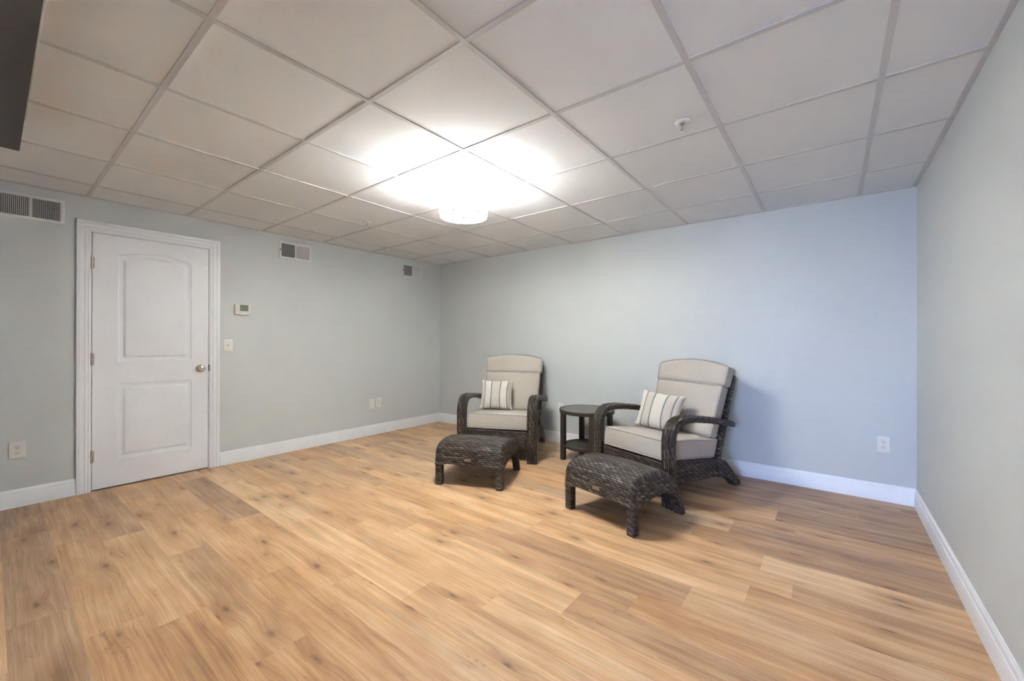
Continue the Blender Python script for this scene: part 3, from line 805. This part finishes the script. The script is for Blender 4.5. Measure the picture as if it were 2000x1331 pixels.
# ---------------------------------------------------------------- side table
def table_top_mat():
    t = NT('table_slate', .42, .4); x, y, z = t.sep(t.obj())
    n = t.noise(t.comb(t.math('MULTIPLY', x, 6), t.math('MULTIPLY', y, 40), 0), 1, 4)
    t.color(t.ramp(n, [(.3, (.11, .103, .088)), (.7, (.16, .15, .13))])); return t.m
M_slate = table_top_mat(); M_bronze = plain('bronze_metal', (.040, .033, .027), .45, .0, var=.15, scale=60)
tb = empty('side_table', (2.609, -.407, 0), 0, 'round dark side table with woven lower shelf, between the two armchairs', 'side table')
bm = B(); lathe(bm, (0, 0, 0), [(.235, .470), (.268, .470), (.270, .474), (.270, .500), (.267, .503), (.250, .503), (.248, .500), (.235, .498)], 72, close=True); mesh_obj('top_rim', bm, M_bronze, tb)
bm = B(); lathe(bm, (0, 0, 0), [(0, .488), (.2485, .488), (.2485, .5005), (0, .5005)], 64); mesh_obj('tabletop', bm, M_slate, tb)
for dx, dy in ((-.179, -.150), (.150, -.179), (-.150, .179), (.179, .150)):
    bm = B(); box(bm, -.022, .022, -.022, .022, 0, .472)
    a = math.radians(-5); R = Matrix.Rotation(a, 4, 'Z')
    for v in bm.verts: v.co = R @ v.co+Vector((dx, dy, 0))
    mesh_obj('leg', bm, M_bronze, tb, bevel=.003)
bm = B(); lathe(bm, (0, 0, 0), [(0, .128), (.212, .128), (.222, .136), (.212, .146), (0, .146)], 64); box_uv(mesh_obj('woven_shelf', bm, M_weave_top, tb))
bm = B(); lathe(bm, (0, 0, 0), [(.214, .128), (.228, .128), (.230, .150), (.216, .150)], 64, close=True); mesh_obj('shelf_ring', bm, M_bronze, tb)

# ---------------------------------------------------------------- throw pillows
def make_pillow(loc, rot, w, h, t, mat, label):
    bm = B(); uvl = bm.loops.layers.uv.new('uv'); n = 36; grids = []
    prn = random.Random(3)
    for side in (-1, 1):
        g = []
        for i in range(n+1):
            r_ = []
            for j in range(n+1):
                u, v = 2*i/n-1, 2*j/n-1
                u = math.copysign(abs(u)**.85, u); v = math.copysign(abs(v)**.85, v)
                x = u*w/2*(1-.11*(1-v*v)); z = v*h/2*(1-.10*(1-u*u))
                d = (max(0, 1-u*u)*max(0, 1-v*v))**.42*t/2
                wr = .0025*math.sin(9*u+4*v)*math.sin(7*v-3*u)*(1-(1-u*u)*(1-v*v))
                r_.append(bm.verts.new((x, side*(d+wr*(d > .002)), z)))
            g.append(r_)
        for i in range(n):
            for j in range(n):
                f = bm.faces.new((g[i][j], g[i+1][j], g[i+1][j+1], g[i][j+1]))
                for lp, (a, b) in zip(f.loops, ((i, j), (i+1, j), (i+1, j+1), (i, j+1))):
                    lp[uvl].uv = (a/n, b/n)
        grids.append(g)
    bmesh.ops.remove_doubles(bm, verts=bm.verts, dist=1e-5)
    bmesh.ops.recalc_face_normals(bm, faces=bm.faces)
    o = mesh_obj('throw_pillow', bm, mat, angle=75)
    tag(o, label, 'pillow', 'striped throw pillows on the armchairs')
    o.location = loc; o.rotation_euler = rot
    # seam cord
    bm = B(); pts = []
    for k in range(4*24):
        s, q = divmod(k, 24); a = 2*q/24-1
        u, v = ((a, -1), (1, a), (-a, 1), (-1, -a))[s]
        pts.append((u*w/2*(1-.11*(1-v*v)), 0, v*h/2*(1-.10*(1-u*u))))
    tube(bm, pts, .0028, 6, True); mesh_obj('seam_cord', bm, M_pipe, o, angle=80)
    return o
M_sL = stripe_mat('pillow_stripe_centre', (.16, .39, .62, .85), ((.41, .60), (.87, .97)))
M_sR = stripe_mat('pillow_stripe_left', (.19, .40, .64, .86), ((.21, .38), (.66, .84)))
def in_chair(origin, a, lx, ly, lz):
    c, s = math.cos(a), math.sin(a); return (origin.x+lx*c-ly*s, origin.y+lx*s+ly*c, lz)
make_pillow(in_chair(PL_, ang, -.122, .448, .592), (math.radians(-20), 0, ang+math.radians(4)), .365, .33, .15, M_sL,
            'striped cream throw pillow on the left armchair, standing upright')
make_pillow(in_chair(PR_, angR, -.062, .420, .586), (math.radians(-20), math.radians(5), angR+math.radians(11)), .385, .33, .15, M_sR,
            'striped cream throw pillow on the right armchair, leaning to one side')
